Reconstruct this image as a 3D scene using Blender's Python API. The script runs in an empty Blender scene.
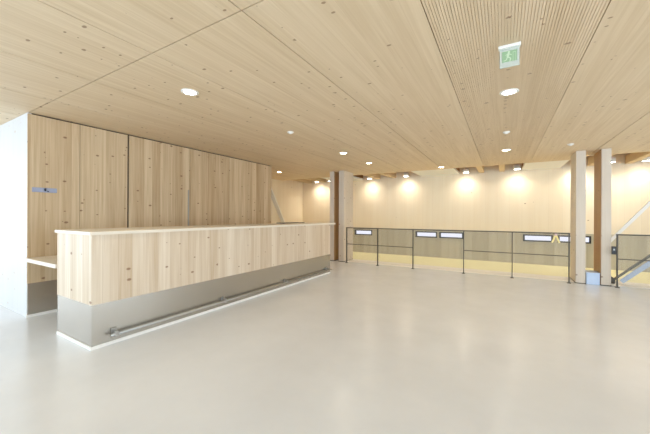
import bpy, bmesh, math, random
from mathutils import Vector, Matrix
random.seed(4)
S = bpy.context.scene
COL = S.collection
PI = math.pi

# ------------------------------------------------------------------ materials
def new_mat(name):
    m = bpy.data.materials.new(name); m.use_nodes = True
    nt = m.node_tree; nt.nodes.clear()
    out = nt.nodes.new('ShaderNodeOutputMaterial')
    b = nt.nodes.new('ShaderNodeBsdfPrincipled')
    nt.links.new(b.outputs[0], out.inputs[0])
    return m, nt, b, out

def lin(c):
    return tuple((x/255/12.92 if x/255 <= .04045 else ((x/255+.055)/1.055)**2.4) for x in c) + (1,)

def plain(name, rgb, rough=.5, metal=0.0, noise=.04, scale=12):
    m, nt, b, out = new_mat(name)
    b.inputs['Roughness'].default_value = rough
    b.inputs['Metallic'].default_value = metal
    tc = nt.nodes.new('ShaderNodeTexCoord')
    n = nt.nodes.new('ShaderNodeTexNoise'); n.inputs['Scale'].default_value = scale; n.inputs['Detail'].default_value = 4
    nt.links.new(tc.outputs['Object'], n.inputs['Vector'])
    mix = nt.nodes.new('ShaderNodeMix'); mix.data_type = 'RGBA'
    c = lin(rgb)
    mix.inputs['A'].default_value = tuple(x*(1-noise*2) for x in c[:3]) + (1,)
    mix.inputs['B'].default_value = tuple(min(1, x*(1+noise*2)) for x in c[:3]) + (1,)
    nt.links.new(n.outputs['Fac'], mix.inputs['Factor'])
    nt.links.new(mix.outputs['Result'], b.inputs['Base Color'])
    return m

def emit(name, rgb, s):
    m = bpy.data.materials.new(name); m.use_nodes = True
    nt = m.node_tree; nt.nodes.clear()
    out = nt.nodes.new('ShaderNodeOutputMaterial'); e = nt.nodes.new('ShaderNodeEmission')
    e.inputs[0].default_value = lin(rgb); e.inputs[1].default_value = s
    nt.links.new(e.outputs[0], out.inputs[0])
    return m

def wood(name, light, dark, direction, bw=.12, knots=.35, rough=.55, gl=.5, jitter=.5, knotcol=(120, 78, 48), seamk=.12, kscale=1.0):
    """direction 'Y' : boards run along Y (ceiling).  'Z' : vertical boards."""
    m, nt, b, out = new_mat(name)
    N, L = nt.nodes, nt.links
    def math_(op, a, bb=None, c=None):
        n = N.new('ShaderNodeMath'); n.operation = op
        for i, v in enumerate((a, bb, c)):
            if v is None: continue
            if isinstance(v, (int, float)): n.inputs[i].default_value = v
            else: L.new(v, n.inputs[i])
        return n.outputs[0]
    tc = N.new('ShaderNodeTexCoord'); sp = N.new('ShaderNodeSeparateXYZ'); L.new(tc.outputs['Object'], sp.inputs[0])
    if direction == 'Y':
        u, v = sp.outputs[0], sp.outputs[1]
    elif direction == 'X':
        u, v = sp.outputs[1], sp.outputs[0]
    else:
        u = math_('ADD', sp.outputs[0], sp.outputs[1]); v = sp.outputs[2]
    idx = math_('FLOOR', math_('DIVIDE', u, bw))
    wn = N.new('ShaderNodeTexWhiteNoise'); wn.noise_dimensions = '1D'; L.new(idx, wn.inputs['W'])
    rnd = wn.outputs['Value']
    v2 = math_('ADD', v, math_('MULTIPLY', rnd, 37.0))
    # fine grain
    cg = N.new('ShaderNodeCombineXYZ'); L.new(math_('MULTIPLY', u, 38), cg.inputs[0]); L.new(math_('MULTIPLY', v2, 1.1), cg.inputs[1])
    g = N.new('ShaderNodeTexNoise'); g.noise_dimensions = '2D'; g.inputs['Scale'].default_value = 1; g.inputs['Detail'].default_value = 4; g.inputs['Distortion'].default_value = .6
    L.new(cg.outputs[0], g.inputs['Vector'])
    # broad streaks
    cb = N.new('ShaderNodeCombineXYZ'); L.new(math_('MULTIPLY', u, 7), cb.inputs[0]); L.new(math_('MULTIPLY', v2, .35), cb.inputs[1])
    g2 = N.new('ShaderNodeTexNoise'); g2.noise_dimensions = '2D'; g2.inputs['Scale'].default_value = 1; g2.inputs['Detail'].default_value = 2
    L.new(cb.outputs[0], g2.inputs['Vector'])
    fac = math_('ADD', math_('MULTIPLY', math_('SUBTRACT', g.outputs['Fac'], .5), gl*1.3),
                math_('ADD', math_('MULTIPLY', math_('SUBTRACT', rnd, .5), jitter), math_('MULTIPLY', math_('SUBTRACT', g2.outputs['Fac'], .5), .9)))
    fac = math_('ADD', fac, .5)
    mx = N.new('ShaderNodeMix'); mx.data_type = 'RGBA'; mx.clamp_factor = True
    L.new(fac, mx.inputs['Factor']); mx.inputs['A'].default_value = lin(light); mx.inputs['B'].default_value = lin(dark)
    # knots
    ck = N.new('ShaderNodeCombineXYZ'); L.new(math_('MULTIPLY', u, 5.2*kscale), ck.inputs[0]); L.new(math_('MULTIPLY', v2, 8.5*kscale), ck.inputs[1])
    vo = N.new('ShaderNodeTexVoronoi'); vo.voronoi_dimensions = '2D'; vo.inputs['Scale'].default_value = 1
    L.new(ck.outputs[0], vo.inputs['Vector'])
    sc = N.new('ShaderNodeSeparateColor'); L.new(vo.outputs['Color'], sc.inputs[0])
    rad = math_('ADD', math_('MULTIPLY', sc.outputs[1], .11), .04)
    inside = math_('MULTIPLY', math_('SUBTRACT', 1.0, math_('DIVIDE', vo.outputs['Distance'], rad)), 2.5)
    inside.node.use_clamp = True
    mask = math_('MULTIPLY', inside, math_('LESS_THAN', sc.outputs[0], knots))
    mask = math_('MULTIPLY', mask, .75)
    mk = N.new('ShaderNodeMix'); mk.data_type = 'RGBA'; L.new(mask, mk.inputs['Factor'])
    L.new(mx.outputs['Result'], mk.inputs['A']); mk.inputs['B'].default_value = lin(knotcol)
    # board joint line
    fr = math_('FRACT', math_('DIVIDE', u, bw))
    line = math_('MULTIPLY', math_('LESS_THAN', fr, .025), seamk)
    ms = N.new('ShaderNodeMix'); ms.data_type = 'RGBA'; L.new(line, ms.inputs['Factor'])
    L.new(mk.outputs['Result'], ms.inputs['A']); ms.inputs['B'].default_value = lin(knotcol)
    L.new(ms.outputs['Result'], b.inputs['Base Color'])
    b.inputs['Roughness'].default_value = rough
    bp = N.new('ShaderNodeBump'); bp.inputs['Strength'].default_value = .08; bp.inputs['Distance'].default_value = .004
    L.new(g.outputs['Fac'], bp.inputs['Height']); L.new(bp.outputs[0], b.inputs['Normal'])
    return m

M = {}
M['ceil'] = wood('whitewashed_spruce_ceiling', (228, 208, 178), (213, 190, 156), 'Y', bw=.11, knots=.20, rough=.6, gl=1.2, jitter=.3, knotcol=(136, 100, 68), seamk=.06)
M['cab'] = wood('knotty_spruce_cabinet', (216, 194, 160), (178, 148, 110), 'Z', bw=.14, knots=.24, rough=.55, gl=.8, jitter=.6, knotcol=(116, 76, 46), kscale=1.0)
M['endwhite'] = wood('whitewashed_end_panel', (216, 217, 218), (208, 208, 208), 'Z', bw=.14, knots=.2, rough=.5, gl=.3, jitter=.3, knotcol=(200, 184, 168), seamk=.05, kscale=.8)
M['counter'] = wood('knotty_spruce_counter', (226, 212, 192), (196, 172, 142), 'Z', bw=.14, knots=.26, rough=.5, gl=.75, jitter=.5, knotcol=(130, 88, 58), kscale=1.0)
M['top'] = wood('pale_spruce_top', (234, 226, 212), (222, 210, 190), 'Y', bw=.2, knots=.1, rough=.45, gl=.4, jitter=.3)
M['wall'] = wood('warm_spruce_wall', (240, 228, 205), (233, 217, 190), 'Z', bw=.30, knots=.02, rough=.6, gl=.25, jitter=.35, seamk=.08)
M['dado'] = wood('grey_weathered_boards', (196, 188, 168), (172, 164, 142), 'Z', bw=.22, knots=.02, rough=.7, gl=.5, jitter=.7, seamk=.15)
M['column'] = wood('pale_timber_column', (218, 207, 192), (204, 190, 172), 'Z', bw=.35, knots=.25, rough=.55, gl=.5, jitter=.2, seamk=0)
M['inner_shade'] = wood('brown_painted_shade', (206, 166, 114), (182, 138, 88), 'Z', bw=.6, knots=.1, rough=.5, gl=.5, jitter=.1, seamk=0)  # brown that paints the shade and warm bounce between paired columns
M['beam'] = wood('timber_beam', (232, 208, 166), (214, 184, 138), 'Y', bw=.3, knots=.1, rough=.6, gl=.5, jitter=.2, seamk=0)
M['recess'] = wood('recess_boards_shade_brown', (176, 124, 70), (140, 92, 48), 'Y', bw=.14, knots=.1, rough=.7, gl=.5, jitter=.4)  # browner than the other timber, so slot shade is in the colour
M['steel'] = plain('brushed_stainless', (186, 181, 172), .27, .92, .03, 3)
M['tube'] = plain('satin_tube', (170, 168, 162), .38, .9, .02)
M['darksteel'] = plain('dark_railing_steel', (84, 80, 72), .45, .5, .05)
M['black'] = plain('black_plastic', (28, 28, 30), .4, 0, .05)
M['gap'] = plain('dark_joint', (52, 40, 28), .9, 0, .05)
M['white'] = plain('white_paint', (236, 234, 228), .4, 0, .02)
M['alu'] = plain('aluminium_plate', (150, 156, 176), .4, .3, .04)
M['bluebox'] = plain('pale_blue_enamel', (196, 214, 240), .3, 0, .03)
M['framegrey'] = plain('dark_window_frame', (24, 24, 26), .5, 0, .03)
M['stripe'] = plain('yellow_floor_covering', (238, 234, 188), .6, 0, .04)
M['lowfloor'] = plain('pale_lower_floor', (240, 237, 230), .4, 0, .03)
M['ribbony'] = plain('cream_ribbon', (240, 226, 160), .6, 0, .03)
M['ribbonp'] = plain('pink_ribbon', (232, 206, 210), .6, 0, .03)
M['strblue'] = plain('blue_grey_stringer', (170, 184, 206), .35, .2, .03)
M['lamp'] = emit('lamp_diffuser', (255, 246, 228), 35)
M['sky'] = emit('daylit_pane', (238, 240, 255), 1.25)
M['signgreen'] = emit('sign_green_glow', (188, 230, 186), .78)
M['signwhite'] = emit('sign_white_glow', (222, 248, 216), .95)

def floor_mat():
    m, nt, b, out = new_mat('poured_resin_floor')
    b.inputs['Specular IOR Level'].default_value = .8
    tc = nt.nodes.new('ShaderNodeTexCoord')
    n = nt.nodes.new('ShaderNodeTexNoise'); n.inputs['Scale'].default_value = 1.3; n.inputs['Detail'].default_value = 6; n.inputs['Roughness'].default_value = .6
    nt.links.new(tc.outputs['Object'], n.inputs['Vector'])
    r = nt.nodes.new('ShaderNodeValToRGB')
    r.color_ramp.elements[0].position = .3; r.color_ramp.elements[0].color = lin((220, 223, 227))
    r.color_ramp.elements[1].position = .7; r.color_ramp.elements[1].color = lin((229, 232, 236))
    nt.links.new(n.outputs['Fac'], r.inputs[0]); nt.links.new(r.outputs[0], b.inputs['Base Color'])
    n2 = nt.nodes.new('ShaderNodeTexNoise'); n2.inputs['Scale'].default_value = 4; n2.inputs['Detail'].default_value = 5
    nt.links.new(tc.outputs['Object'], n2.inputs['Vector'])
    mr = nt.nodes.new('ShaderNodeMapRange'); mr.inputs['To Min'].default_value = .17; mr.inputs['To Max'].default_value = .30
    nt.links.new(n2.outputs['Fac'], mr.inputs[0]); nt.links.new(mr.outputs[0], b.inputs['Roughness'])
    bp = nt.nodes.new('ShaderNodeBump'); bp.inputs['Strength'].default_value = .05; bp.inputs['Distance'].default_value = .01
    nt.links.new(n2.outputs['Fac'], bp.inputs['Height']); nt.links.new(bp.outputs[0], b.inputs['Normal'])
    return m
M['floor'] = floor_mat()

def sheer(name, rgb, opaque, gloss=False):
    m = bpy.data.materials.new(name); m.use_nodes = True
    nt = m.node_tree; nt.nodes.clear()
    out = nt.nodes.new('ShaderNodeOutputMaterial'); mix = nt.nodes.new('ShaderNodeMixShader')
    t = nt.nodes.new('ShaderNodeBsdfTransparent')
    d = nt.nodes.new('ShaderNodeBsdfGlossy' if gloss else 'ShaderNodeBsdfDiffuse'); d.inputs[0].default_value = lin(rgb)
    if gloss: d.inputs['Roughness'].default_value = .05
    mix.inputs[0].default_value = opaque
    nt.links.new(t.outputs[0], mix.inputs[1]); nt.links.new(d.outputs[0], mix.inputs[2]); nt.links.new(mix.outputs[0], out.inputs[0])
    return m
M['mesh'] = sheer('fine_steel_mesh', (190, 190, 182), .10)
M['glass'] = sheer('window_glass', (255, 255, 255), .06, True)
M['acrylic'] = sheer('frosted_acrylic', (206, 214, 206), .6)

# ------------------------------------------------------------------ geometry helpers
def box(bm, x0, x1, y0, y1, z0, z1, bev=0):
    vs = [bm.verts.new((x, y, z)) for x in (x0, x1) for y in (y0, y1) for z in (z0, z1)]
    fs = [(0, 1, 3, 2), (4, 6, 7, 5), (0, 4, 5, 1), (2, 3, 7, 6), (0, 2, 6, 4), (1, 5, 7, 3)]
    faces = [bm.faces.new([vs[i] for i in f]) for f in fs]
    if bev:
        es = set(e for f in faces for e in f.edges)
        bmesh.ops.bevel(bm, geom=list(es), offset=bev, segments=2, affect='EDGES', profile=.5)

def tube(bm, a, b, r, n=14, r2=None):
    a, b = Vector(a), Vector(b); d = b-a
    q = d.to_track_quat('Z', 'Y').to_matrix().to_4x4()
    bmesh.ops.create_cone(bm, cap_ends=True, segments=n, radius1=r, radius2=r if r2 is None else r2, depth=d.length,
                          matrix=Matrix.Translation((a+b)/2) @ q)

def bar(bm, a, b, w, h):
    """rectangular bar a->b, w wide in Y, h tall"""
    a, b = Vector(a), Vector(b); d = (b-a).normalized()
    side = Vector((0, 1, 0)) if abs(d.y) < .9 else Vector((1, 0, 0))
    up = d.cross(side).normalized()
    vs = []
    for p in (a, b):
        for s, t in ((-1, -1), (1, -1), (1, 1), (-1, 1)):
            vs.append(bm.verts.new(p + side*s*w/2 + up*t*h/2))
    for f in ((3, 2, 1, 0), (4, 5, 6, 7), (0, 1, 5, 4), (1, 2, 6, 5), (2, 3, 7, 6), (3, 0, 4, 7)):
        bm.faces.new([vs[i] for i in f])

def lathe(bm, prof, n=32):
    """prof: list of (r,z)"""
    rings = []
    for r, z in prof:
        if r < 1e-5: rings.append([bm.verts.new((0, 0, z))])
        else: rings.append([bm.verts.new((r*math.cos(2*PI*i/n), r*math.sin(2*PI*i/n), z)) for i in range(n)])
    for A, B in zip(rings, rings[1:]):
        for i in range(n):
            j = (i+1) % n
            if len(A) == 1 and len(B) > 1: bm.faces.new((A[0], B[j], B[i]))
            elif len(B) == 1 and len(A) > 1: bm.faces.new((A[i], A[j], B[0]))
            elif len(A) > 1: bm.faces.new((A[i], A[j], B[j], B[i]))

def obj(name, bm, mat, parent=None, smooth=False, label=None, loc=None):
    bmesh.ops.recalc_face_normals(bm, faces=bm.faces)
    me = bpy.data.meshes.new(name); bm.to_mesh(me); bm.free()
    me.materials.append(M[mat])
    if smooth:
        for p in me.polygons: p.use_smooth = True
    o = bpy.data.objects.new(name, me); COL.objects.link(o)
    if parent: o.parent = parent
    if loc: o.location = loc
    if label: o['label'] = label
    return o

def boxes(name, mat, lst, parent=None, bev=0, label=None, smooth=False):
    bm = bmesh.new()
    for b in lst: box(bm, *b, bev=bev)
    return obj(name, bm, mat, parent, smooth, label)

def tag(o, label, cat, group=None):
    o['label'] = label; o['category'] = cat
    if group: o['group'] = group
    return o

def thing(name, label, cat, loc=(0, 0, 0), group=None):
    o = bpy.data.objects.new(name, None); COL.objects.link(o); o.location = loc; o.empty_display_size = .1
    return tag(o, label, cat, group)

def struct(name, mat, lst):
    o = boxes(name, mat, lst); o['kind'] = 'structure'; return o

def dup(root, loc, label, group=None):
    r = root.copy(); COL.objects.link(r); r.location = loc; r['label'] = label
    if group: r['group'] = group
    for ch in list(root.children):
        c = ch.copy(); COL.objects.link(c); c.parent = r
    return r

CH = 2.6           # ceiling height
YE, YW = 8.72, 10.05  # edge of low ceiling, far wall
FE = 8.28          # floor edge
XL, XR, YB = -7.0, 6.0, -4.5

# ------------------------------------------------------------------ setting
struct('floor', 'floor', [(-9.5, XR, YB, FE, -.3, 0)])
struct('floor_yellow', 'stripe', [(XL, XR, FE, YW, -.3, 0)])
struct('trim_1', 'lowfloor', [(-3.9, XR, 7.72, FE, 0, .004)])
struct('wall_far', 'wall', [(XL-.2, XR+.2, YW, YW+.2, .87, 3.3)])
# lower part of the far wall with openings for the slot windows
wins = [(-4.66, -3.99), (-2.47, -1.80), (-1.73, -1.04), (.48, 1.15), (1.25, 1.93)]
zb, zt = .625, .815
L = [(XL-.2, XR+.2, YW-.012, YW+.2, 0, zb), (XL-.2, XR+.2, YW-.012, YW+.2, zt, .87)]
prev = XL-.2
for a, b in wins:
    L.append((prev, a, YW-.012, YW+.2, zb, zt)); prev = b
L.append((prev, XR+.2, YW-.012, YW+.2, zb, zt))
struct('wall_far_lower', 'dado', L)
for i, (a, b) in enumerate(wins):
    t = .034
    w = struct('window_%d' % (i+1), 'sky', [(a, b, YW+.03, YW+.05, zb, zt)])
    boxes('window_frame', 'framegrey', [(a, b, YW-.03, YW+.03, zb, zb+t), (a, b, YW-.03, YW+.03, zt-t, zt),
                                        (a, a+t*1.3, YW-.03, YW+.03, zb+t, zt-t), (b-t, b, YW-.03, YW+.03, zb+t, zt-t)], w)
struct('wall_left_far', 'wall', [(XL-.2, XL, 6.1, YW, 0, 3.3)])
struct('wall_left', 'white', [(-9.7, -9.5, 1.3, 6.1, 0, CH)])
struct('wall_left_return', 'wall', [(-9.7, XL, 6.12, 6.3, 0, CH)])

# ceiling: panels with open joints, one ribbed bay
bm = bmesh.new()
g = .0045
xs = [-9.5, -8.43, -7.43, -6.43, -5.43, -4.43, -3.43, -2.43, -1.43, -.43, .55, 1.55, 2.55, 3.55, 4.55, XR]
for y0, y1 in ((YB, 1.37), (1.37, YE)):
    for a, b in zip(xs, xs[1:]):
        if abs(a+.43) < .01:
            n = 54; w = (b-a)/n
            box(bm, a+g, b-g, y0+g, y1-(g if y1 < 5 else 0), CH+.006, CH+.06)
            for k in range(n):
                box(bm, a+k*w+.0017, a+(k+1)*w-.0017, y0+g, y1-(g if y1 < 5 else 0), CH, CH+.02)
        else:
            box(bm, a+g, b-g, y0+g, y1-(g if y1 < 5 else (.35 if a > 1.5 else 0)), CH, CH+.06)
# closed fingers between the slots
fing = [(-5.35, -4.35), (-2.3, -1.15), (.45, 1.30)]
c = obj('ceiling', bm, 'ceil'); c['kind'] = 'structure'
struct('ceiling_white', 'white', [(a, b, YE, YW, CH, CH+.06) for a, b in fing])
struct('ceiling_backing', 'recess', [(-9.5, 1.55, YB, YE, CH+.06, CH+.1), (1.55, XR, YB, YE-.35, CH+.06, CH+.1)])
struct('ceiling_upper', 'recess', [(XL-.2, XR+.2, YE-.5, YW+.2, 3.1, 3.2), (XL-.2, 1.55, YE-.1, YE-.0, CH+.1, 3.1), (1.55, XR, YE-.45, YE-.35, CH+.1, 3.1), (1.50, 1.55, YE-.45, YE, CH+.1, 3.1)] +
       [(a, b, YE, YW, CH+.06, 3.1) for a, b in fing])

# walls behind and right of the camera with large glazed openings
def glazed(name, axis, pos, a0, a1, n, z0=.0, z1=CH, base=.25, head=.12, t=.12):
    L = []
    def put(u0, u1, za, zb_):
        if axis == 'x': L.append((u0, u1, pos, pos+t, za, zb_))
        else: L.append((pos, pos+t, u0, u1, za, zb_))
    put(a0, a1, z0, z0+base); put(a0, a1, z1-head, z1)
    w = (a1-a0)/n
    for k in range(n+1):
        u = a0+k*w; put(max(a0, u-.05), min(a1, u+.05), z0+base, z1-head)
    struct(name, 'white', L)
    for k in range(n):
        u0, u1 = a0+k*w+.05, a0+(k+1)*w-.05
        q = (u0, u1, pos+.05, pos+.06, z0+base, z1-head) if axis == 'x' else (pos+.05, pos+.06, u0, u1, z0+base, z1-head)
        struct('window_%s_%d' % (name.split('_')[1], k+1), 'glass', [q])
glazed('wall_back', 'x', YB-.12, -9.5, XR, 9)
glazed('wall_right', 'y', XR, YB, FE, 7)
glazed('wall_leftfront', 'y', -9.62, YB, 1.3, 4)
struct('wall_right_far', 'wall', [(XR, XR+.2, FE, YW, 0, 3.3)])

# ------------------------------------------------------------------ cabinet wall
CX = -5.17
t = thing('storage_cabinet', 'floor-to-ceiling knotty spruce cabinet block with tall doors on the left', 'cabinet', (0, 0, 0))
boxes('body', 'gap', [(-9.4, CX-.022, 1.40, 5.98, .04, CH-.002)], t)
boxes('end_panel', 'endwhite', [(-9.4, CX-.021, 1.36, 1.40, 0.0, CH-.002)], t)
boxes('side_panel', 'cab', [(-9.4, CX, 5.98, 6.005, 0.0, CH-.012)], t)
ys = [1.36, 1.905, 2.545, 3.65, 4.61, 5.98]
for i, (a, b) in enumerate(zip(ys, ys[1:])):
    gl = {1.905: .003, 2.545: .014}.get(a, .003) if i else 0
    gr = {1.905: .003, 2.545: .012}.get(b, .003)
    d = boxes('door' if i >= 2 else 'panel', 'cab', [(CX-.022, CX, a+gl, b-gr, .43, CH-.018)], t)
    if i == 2:
        boxes('door_handle', 'tube', [(CX, CX+.012, b-.045, b-.02, .75, 1.79)], d, bev=.003, label='long slim metal pull')
boxes('steel_plinth', 'steel', [(CX-.022, CX+.002, 1.362, 5.98, .035, .43)], t, label='brushed steel lower band')
boxes('base_strip', 'white', [(CX-.02, CX+.006, 1.352, 5.98, 0, .035)], t)

# plate with hook on the first cabinet panel
t = thing('hook_plate', 'small blue-grey metal plate with dark hook high on the cabinet front', 'wall hook', (CX+.001, 1.525, 1.625))
boxes('plate', 'alu', [(0, .006, -.125, .125, -.03, .03)], t, bev=.002)
bm = bmesh.new(); tube(bm, (.005, 0, .012), (.03, 0, -.008), .009); tube(bm, (.026, 0, -.012), (.03, 0, .022), .007); tube(bm, (.005, .03, -.015), (.02, .03, -.015), .006)
obj('hook', bm, 'black', t, True)

# small worktop between cabinet and counter
t = thing('worktop', 'pale wooden desk worktop joining the cabinet to the reception counter', 'desk', (0, 0, 0))
boxes('tabletop', 'top', [(CX+.003, -4.21, 1.33, 2.05, .715, .76)], t, bev=.003)
boxes('support_panel', 'counter', [(-4.25, -4.21, 1.42, 2.03, 0.0, .715)], t)

# ------------------------------------------------------------------ counter
FX, BX, Y0, Y1 = -3.397, -4.20, 1.345, 5.98
t = thing('reception_counter', 'long knotty pale wood reception counter with steel lower band and foot rail', 'counter', (0, 0, 0))
bm = bmesh.new()
box(bm, FX-.03, FX, Y0, Y1, .43, 1.108)
obj('front_panel', bm, 'counter', t)
boxes('end_panel', 'counter', [(BX+.002, FX-.03, Y0, Y0+.03, .43, 1.108)], t)
boxes('end_panel', 'counter', [(BX+.002, FX-.03, Y1-.03, Y1, .43, 1.108)], t)
boxes('inner_frame', 'counter', [(BX+.002, BX+.025, Y0+.7, Y1-.03, 0.045, 1.05), (BX+.025, FX-.03, 3.4, 3.43, .05, 1.05)], t)
boxes('steel_plinth', 'steel', [(FX-.03, FX-.002, Y0+.004, Y1, .032, .43), (BX+.004, FX-.03, Y0+.004, Y0+.03, .032, .43), (BX+.004, FX-.03, Y1-.03, Y1, .032, .43)], t, label='brushed stainless steel lower band')
boxes('base_strip', 'white', [(BX+.002, FX+.002, Y0-.004, Y1, 0, .032)], t)
boxes('countertop', 'top', [(BX-.01, FX+.02, Y0-.02, Y1+.22, 1.108, 1.14)], t, bev=.003)
bm = bmesh.new(); rx, rz = FX+.055, .118
tube(bm, (rx, 1.49, rz-.012), (rx, Y1-.02, rz-.012), .015, 18)
fr = obj('foot_rail', bm, 'tube', t, True, label='slim satin steel tube along the base')
for y in (1.54, 2.92, 4.32, 5.80):
    boxes('rail_bracket', 'tube', [(FX+.003, FX+.013, y-.028, y+.028, rz-.035, rz+.045), (FX+.013, rx+.016, y-.016, y+.016, rz-.034, rz+.022)], fr, bev=.003)
t = boxes('folder', 'black', [(-4.16, -3.95, 5.0, 5.75, 1.14, 1.155)], bev=.002)
tag(t, 'thin dark folder lying near the far end of the reception counter', 'folder')

# ------------------------------------------------------------------ columns
def column(x0, x1, y0, y1, label, grp, inner_shade=0):
    o = boxes('timber_column', 'column', [(x0-(x0+x1)/2, x1-(x0+x1)/2, -(y1-y0)/2, (y1-y0)/2, 0.015, CH)], bev=.004)
    o.location = ((x0+x1)/2, (y0+y1)/2, 0)
    boxes('base_plate', 'darksteel', [(x0-(x0+x1)/2-.006, x1-(x0+x1)/2+.006, -(y1-y0)/2-.006, (y1-y0)/2+.006, 0, .015)], o)
    if inner_shade:  # thin added sheet, coloured brown for the shade on this face
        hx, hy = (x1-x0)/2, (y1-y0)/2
        boxes('inner_shade_sheet', 'inner_shade', [(min(inner_shade*hx, inner_shade*(hx+.004)), max(inner_shade*hx, inner_shade*(hx+.004)), -hy+.03, hy-.03, .02, CH-.005)], o, label='brown sheet painting the shade on the inner face')
    return tag(o, label, 'column', grp)
column(1.235, 1.385, 7.62, 8.18, 'pale squared timber column, left one of the pair at the right', 'timber columns')
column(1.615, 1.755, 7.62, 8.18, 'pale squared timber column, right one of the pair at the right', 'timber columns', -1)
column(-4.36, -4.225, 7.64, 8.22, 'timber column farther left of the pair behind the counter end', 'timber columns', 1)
column(-4.06, -3.90, 7.64, 8.26, 'timber column beside the left end of the railing', 'timber columns')

t = thing('floor_box', 'small pale blue box on the floor between the two right columns', 'box', (1.50, 7.78, 0))
boxes('box_body', 'bluebox', [(-.10, .10, -.15, .15, 0, .205)], t, bev=.008)
boxes('box_lid', 'bluebox', [(-.103, .103, -.153, .153, .205, .23)], t, bev=.005)

# ------------------------------------------------------------------ railings
RY = 7.54
def railing(name, posts, label, grp, mid=None, foot=True):
    t = thing(name, label, 'railing', (posts[0], RY, 0), grp)
    x0 = posts[0]; W = posts[-1]-x0
    boxes('top_rail', 'darksteel', [(-.015, W+.015, -.02, .02, .965, .99)], t, bev=.002)
    for p in posts:
        boxes('post', 'darksteel', [(p-x0-.010, p-x0+.010, -.02, .02, 0, .965), (p-x0-.03, p-x0+.03, -.035, .035, 0, .012)], t)
    for k, (a, b) in enumerate(zip(posts, posts[1:])):
        boxes('mesh_panel', 'mesh', [(a-x0+.02, b-x0-.02, -.002, .002, .05, .955)], t, label='fine see-through metal mesh')
        if mid is None or k in mid:
            boxes('mid_rail', 'darksteel', [(a-x0+.014, b-x0-.014, -.008, .008, .52, .537)], t)
    return t
railing('railing', [-3.75, -2.84, -1.92, -.77, .17, 1.12], 'long dark steel railing between the two column pairs', 'guard railings', mid=(0, 1, 3, 4))
railing('railing', [1.82, 2.80, 3.80, 4.80, 5.80], 'dark steel railing right of the column pair, before the stair', 'guard railings')

t = thing('control_box', 'small black box on the railing post right of the columns', 'control box', (1.775, 7.55, .685))
boxes('casing', 'black', [(-.035, .028, -.03, .0, -.075, .075)], t, bev=.005)
boxes('button', 'tube', [(-.014, .008, -.034, -.03, .0, .03)], t)

t = thing('ribbon', 'small pink and cream ribbon tied to the railing near the columns', 'ribbon', (.905, 7.495, .95))
bm = bmesh.new()
for s in (-1, 1):
    n = 12; ring = []
    for i in range(n):
        a = 2*PI*i/n; r = .035
        px = s*(.038+r*math.cos(a)); pz = r*.8*math.sin(a)*(1+.3*math.cos(a))
        ring.append((bm.verts.new((px, -.016, pz)), bm.verts.new((px, .012, pz))))
    for i in range(n):
        A, B = ring[i], ring[(i+1) % n]; bm.faces.new((A[0], B[0], B[1], A[1]))
tube(bm, (0, -.02, 0), (0, .012, 0), .02, 12)
obj('bow', bm, 'ribbonp', t, True)
for s in (-1, 1):
    bm = bmesh.new()
    pts = [(0, 0), (s*.02, -.05), (s*.035, -.10), (s*.06, -.16)]
    for (xa, za), (xb, zb_) in zip(pts, pts[1:]): bar(bm, (xa, -.01, za), (xb, -.01, zb_), .004, .03)
    obj('ribbon_tail', bm, 'ribbony', t)

# ------------------------------------------------------------------ sloping bars beyond the railing
t = thing('sloping_bar', 'dark bar with pale blue lower web rising from the floor behind right railing', 'sloping bar', (1.86, 7.95, 0))
Lr, sl = 2.2, 1.0
bm = bmesh.new(); bar(bm, (-.04, 0, .03), (Lr, 0, .03+(Lr+.04)*sl), .04, .035); tube(bm, (Lr-.15, 0, 0), (Lr-.15, 0, Lr-.15), .02)
obj('edge_bar', bm, 'darksteel', t)
bm = bmesh.new(); bar(bm, (.12, 0, .05), (Lr, 0, .06+(Lr-.12)*sl), .02, .08)
obj('lower_web', bm, 'strblue', t, label='pale blue web under the dark bar')
bm = bmesh.new(); box(bm, -.13, .03, -.05, .05, 0, .11, bev=.03); tube(bm, (-.04, -.06, .09), (-.04, .06, .09), .05)
obj('end_bracket', bm, 'darksteel', t, label='dark rounded bracket at the foot')
t = thing('sloping_handrail', 'white handrail slanting up past the right railing in front of wall', 'handrail', (1.80, 8.3, 0))
bm = bmesh.new(); sl2 = 1.33; bar(bm, (-.02, 0, .66), (1.36, 0, .66+1.38*sl2), .05, .055)
obj('rail', bm, 'white', t)
bm = bmesh.new(); tube(bm, (0, 0, 0), (0, 0, .67), .010); obj('post', bm, 'white', t, True)
bm = bmesh.new(); tube(bm, (1.3, 0, 0), (1.3, 0, .66+1.3*sl2), .010); obj('post', bm, 'white', t, True)
t = thing('sloping_handrail', 'white handrail slanting down on the wall beyond the cabinet end', 'handrail', (XL, 8.2, 0))
bm = bmesh.new(); bar(bm, (.09, -.30, 2.3), (.09, 1.0, .25), .05, .16)
obj('rail', bm, 'white', t)
for y in (.0, .8):
    bm = bmesh.new(); z = 2.3-(y+.30)*2.05/1.3; tube(bm, (0, y, z), (.09, y, z), .012); obj('bracket', bm, 'white', t, True)

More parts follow.
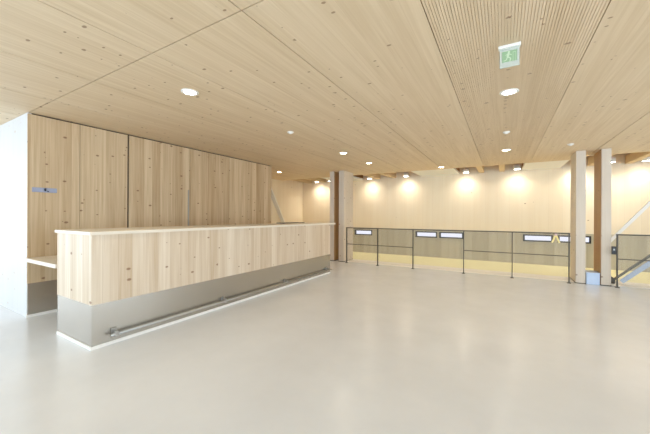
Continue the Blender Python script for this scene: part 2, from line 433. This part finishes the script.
# ------------------------------------------------------------------ beams in the slots
def beam(x, label):
    o = boxes('ceiling_beam', 'beam', [(-.065, .065, -(YW-YE)/2+(-.35 if x > 1.6 else 0), (YW-YE)/2-.031, 0, .2)])
    o.location = (x, (YW+YE)/2, CH+.0)
    tag(o, label, 'beam', 'timber beams crossing the ceiling slots')
for x, l in [(-.55, 'pale timber beam, left of two crossing the middle ceiling slot'), (-.03, 'pale timber beam, right of two crossing the middle ceiling slot'),
             (-3.75, 'timber beam, left of two crossing the slot right of the left columns'), (-3.2, 'timber beam, right of two crossing the slot right of the left columns'),
             (-6.6, 'timber beam, left of two in the ceiling slot beyond the cabinet end'), (-5.95, 'timber beam, right of two in the ceiling slot beyond the cabinet end'),
             (1.92, 'timber beam in the slot seen just right of the right columns'), (2.62, 'timber beam in the right ceiling slot, middle of the visible ones'),
             (3.25, 'timber beam in the ceiling slot nearest the right picture edge')]:
    beam(x, l)

# ------------------------------------------------------------------ recessed downlights, spots, detectors
def spot(loc, power, color, angle=120, blend=.8, r=.06, rot=(0, 0, 0)):
    l = bpy.data.lights.new('downlight_lamp', 'SPOT'); l.energy = power; l.color = color; l.spot_size = math.radians(angle); l.spot_blend = blend; l.shadow_soft_size = r
    o = bpy.data.objects.new('downlight_lamp', l); COL.objects.link(o); o.location = loc; o.rotation_euler = rot
    return o
WARM = (1, .88, .72)
base = thing('recessed_downlight', '', 'ceiling light', (-2.84, 2.0, CH), 'round recessed ceiling downlights')
bm = bmesh.new(); lathe(bm, [(.060, .004), (.060, -.004), (.070, -.010), (.086, -.006), (.088, 0.0)]); obj('trim_ring', bm, 'white', base, True)
bm = bmesh.new(); lathe(bm, [(0, -.003), (.060, -.003), (.060, -.001), (0, -.001)]); obj('diffuser', bm, 'lamp', base)
dl = [(-2.84, 2.0, 'largest round downlight, nearest, in ceiling above the counter'), (-2.83, 5.52, 'round ceiling downlight midway over the counter end'),
      (-2.82, 6.87, 'round ceiling downlight just in front of the railing left part'), (.05, 3.67, 'round ceiling downlight just behind the hanging exit sign'),
      (-1.40, 8.35, 'pale round ceiling downlight above the railing, left of the middle slot'), (.05, 6.83, 'round ceiling downlight in line behind the exit sign, farther one'), (-5.71, 6.98, 'round downlight in the ceiling beyond the cabinet end')]
for i, (x, y, l) in enumerate(dl):
    if i: dup(base, (x, y, CH), l)
    else: base['label'] = l
    spot((x, y, CH-.02), 22, WARM, 130)

base = thing('slot_spotlight', '', 'ceiling light', (-4.0, 9.78, CH), 'warm spotlights in the ceiling slots by the wall')
bm = bmesh.new(); lathe(bm, [(.075, .005), (.085, -.002), (.085, .12), (.03, .14), (.012, .15), (.012, .5), (0, .5)], 24); obj('lamp_housing', bm, 'white', base, True)
bm = bmesh.new(); lathe(bm, [(0, .003), (.074, .003), (.074, .006), (0, .006)], 24); obj('diffuser', bm, 'lamp', base)
sp_ = [(-4.0, 9.78, 'warm spotlight in the ceiling slot, first right of the left columns'), (-2.72, 9.78, 'warm spotlight at the right end of the left ceiling slot'),
       (-.95, 9.78, 'warm spotlight at the left end of the middle ceiling slot'), (.33, 9.75, 'warm spotlight at the right end of the middle ceiling slot'),
       (-6.15, 9.78, 'warm spotlight in the slot beyond the cabinet, left one'), (-5.55, 9.76, 'warm spotlight in the slot beyond the cabinet, right one'),
       (1.62, 9.8, 'warm spotlight glimpsed between the two right columns'), (2.2, 9.6, 'warm spotlight just right of the right columns'),
       (2.85, 9.75, 'warm spotlight in the slot close to the right picture edge')]
for i, (x, y, l) in enumerate(sp_):
    if i: dup(base, (x, y, CH), l)
    else: base['label'] = l
    spot((x, y, CH-.01), 43, WARM, 150, 1)

base = thing('smoke_detector', '', 'smoke detector', (-2.84, 3.74, CH), 'small ceiling detectors')
bm = bmesh.new(); lathe(bm, [(.050, 0), (.050, -.008), (.044, -.014), (.0, -.014)]); obj('mounting_base', bm, 'white', base, True)
bm = bmesh.new(); lathe(bm, [(.030, -.014), (.028, -.024), (.016, -.030), (0, -.030)]); obj('sensor_dome', bm, 'white', base, True)
for i, (x, y, l) in enumerate([(-2.84, 3.74, 'small white ceiling detector above the counter middle'), (.04, 5.38, 'small white ceiling detector between the two downlights behind exit sign'),
                               (1.03, 6.83, 'small white ceiling detector just in front of the right columns')]):
    if i: dup(base, (x, y, CH), l)
    else: base['label'] = l

# exit sign
t = thing('exit_sign', 'small translucent green exit sign hanging from the ceiling', 'exit sign', (.04, 2.67, CH))
boxes('ceiling_housing', 'white', [(-.075, .07, -.02, .02, -.022, 0)], t, bev=.003)
boxes('sign_panel', 'acrylic', [(-.066, .062, -.004, .004, -.165, -.022)], t, label='frosted clear panel')
boxes('green_field', 'signgreen', [(-.05, .046, -.0065, -.0045, -.125, -.045)], t)
bm = bmesh.new()
y = -.0085
tube(bm, (-.006, y-.0005, -.055), (-.006, y+.0005, -.055), .008, 12)
bar(bm, (-.008, y, -.063), (-.014, y, -.092), .001, .014)
bar(bm, (-.014, y, -.09), (.006, y, -.104), .001, .007); bar(bm, (.006, y, -.104), (.0, y, -.126), .001, .007)
bar(bm, (-.015, y, -.09), (-.022, y, -.112), .001, .007); bar(bm, (-.022, y, -.112), (-.04, y, -.116), .001, .006)
bar(bm, (-.006, y, -.068), (.012, y, -.08), .001, .005); bar(bm, (-.010, y, -.068), (-.028, y, -.076), .001, .005)
for q in ((.02, .022, -.128, -.06), (.036, .038, -.128, -.06), (.02, .038, -.062, -.06)): box(bm, q[0], q[1], y-.0005, y+.0005, q[2], q[3])
obj('running_figure', bm, 'signwhite', t)

# ------------------------------------------------------------------ daylight
def area(name, loc, rot, sx, sy, power, color):
    l = bpy.data.lights.new(name, 'AREA'); l.shape = 'RECTANGLE'; l.size = sx; l.size_y = sy; l.energy = power; l.color = color
    o = bpy.data.objects.new(name, l); COL.objects.link(o); o.location = loc; o.rotation_euler = rot
    return o
area('daylight_back', (-1.7, YB-.6, 1.4), (PI/2, 0, 0), 15, 2.4, 680, (.62, .81, 1.0))
area('daylight_right', (XR+.7, 1.5, 1.4), (PI/2, 0, PI/2), 12, 2.4, 390, (.72, .86, 1.0))
area('daylight_left', (-10.3, -1.6, 1.4), (PI/2, 0, -PI/2), 5.4, 2.4, 110, (.80, .90, 1.0))
w = bpy.data.worlds.new('World'); S.world = w; w.use_nodes = True
w.node_tree.nodes['Background'].inputs[0].default_value = (.85, .92, 1, 1); w.node_tree.nodes['Background'].inputs[1].default_value = 1.5

# ------------------------------------------------------------------ camera
cam = bpy.data.cameras.new('Camera'); co = bpy.data.objects.new('Camera', cam); COL.objects.link(co)
co.location = (0, 0, 1.3); co.rotation_euler = (Matrix.Rotation(math.atan(178/301), 3, 'Z') @ Matrix.Rotation(PI/2, 3, 'X') @ Matrix.Rotation(math.radians(.23), 3, 'Z')).to_euler()
cam.sensor_fit = 'HORIZONTAL'; cam.sensor_width = 36; cam.lens = 301/650*36; cam.shift_y = -.9/650; cam.clip_start = .02
S.camera = co
S.view_settings.view_transform = 'Standard'; S.view_settings.look = 'None'; S.view_settings.gamma = 1
S.view_settings.use_curve_mapping = False
S.view_settings.exposure = -0.10
S.cycles.max_bounces = 12; S.cycles.diffuse_bounces = 8; S.cycles.transparent_max_bounces = 12
S.cycles.use_denoising = True
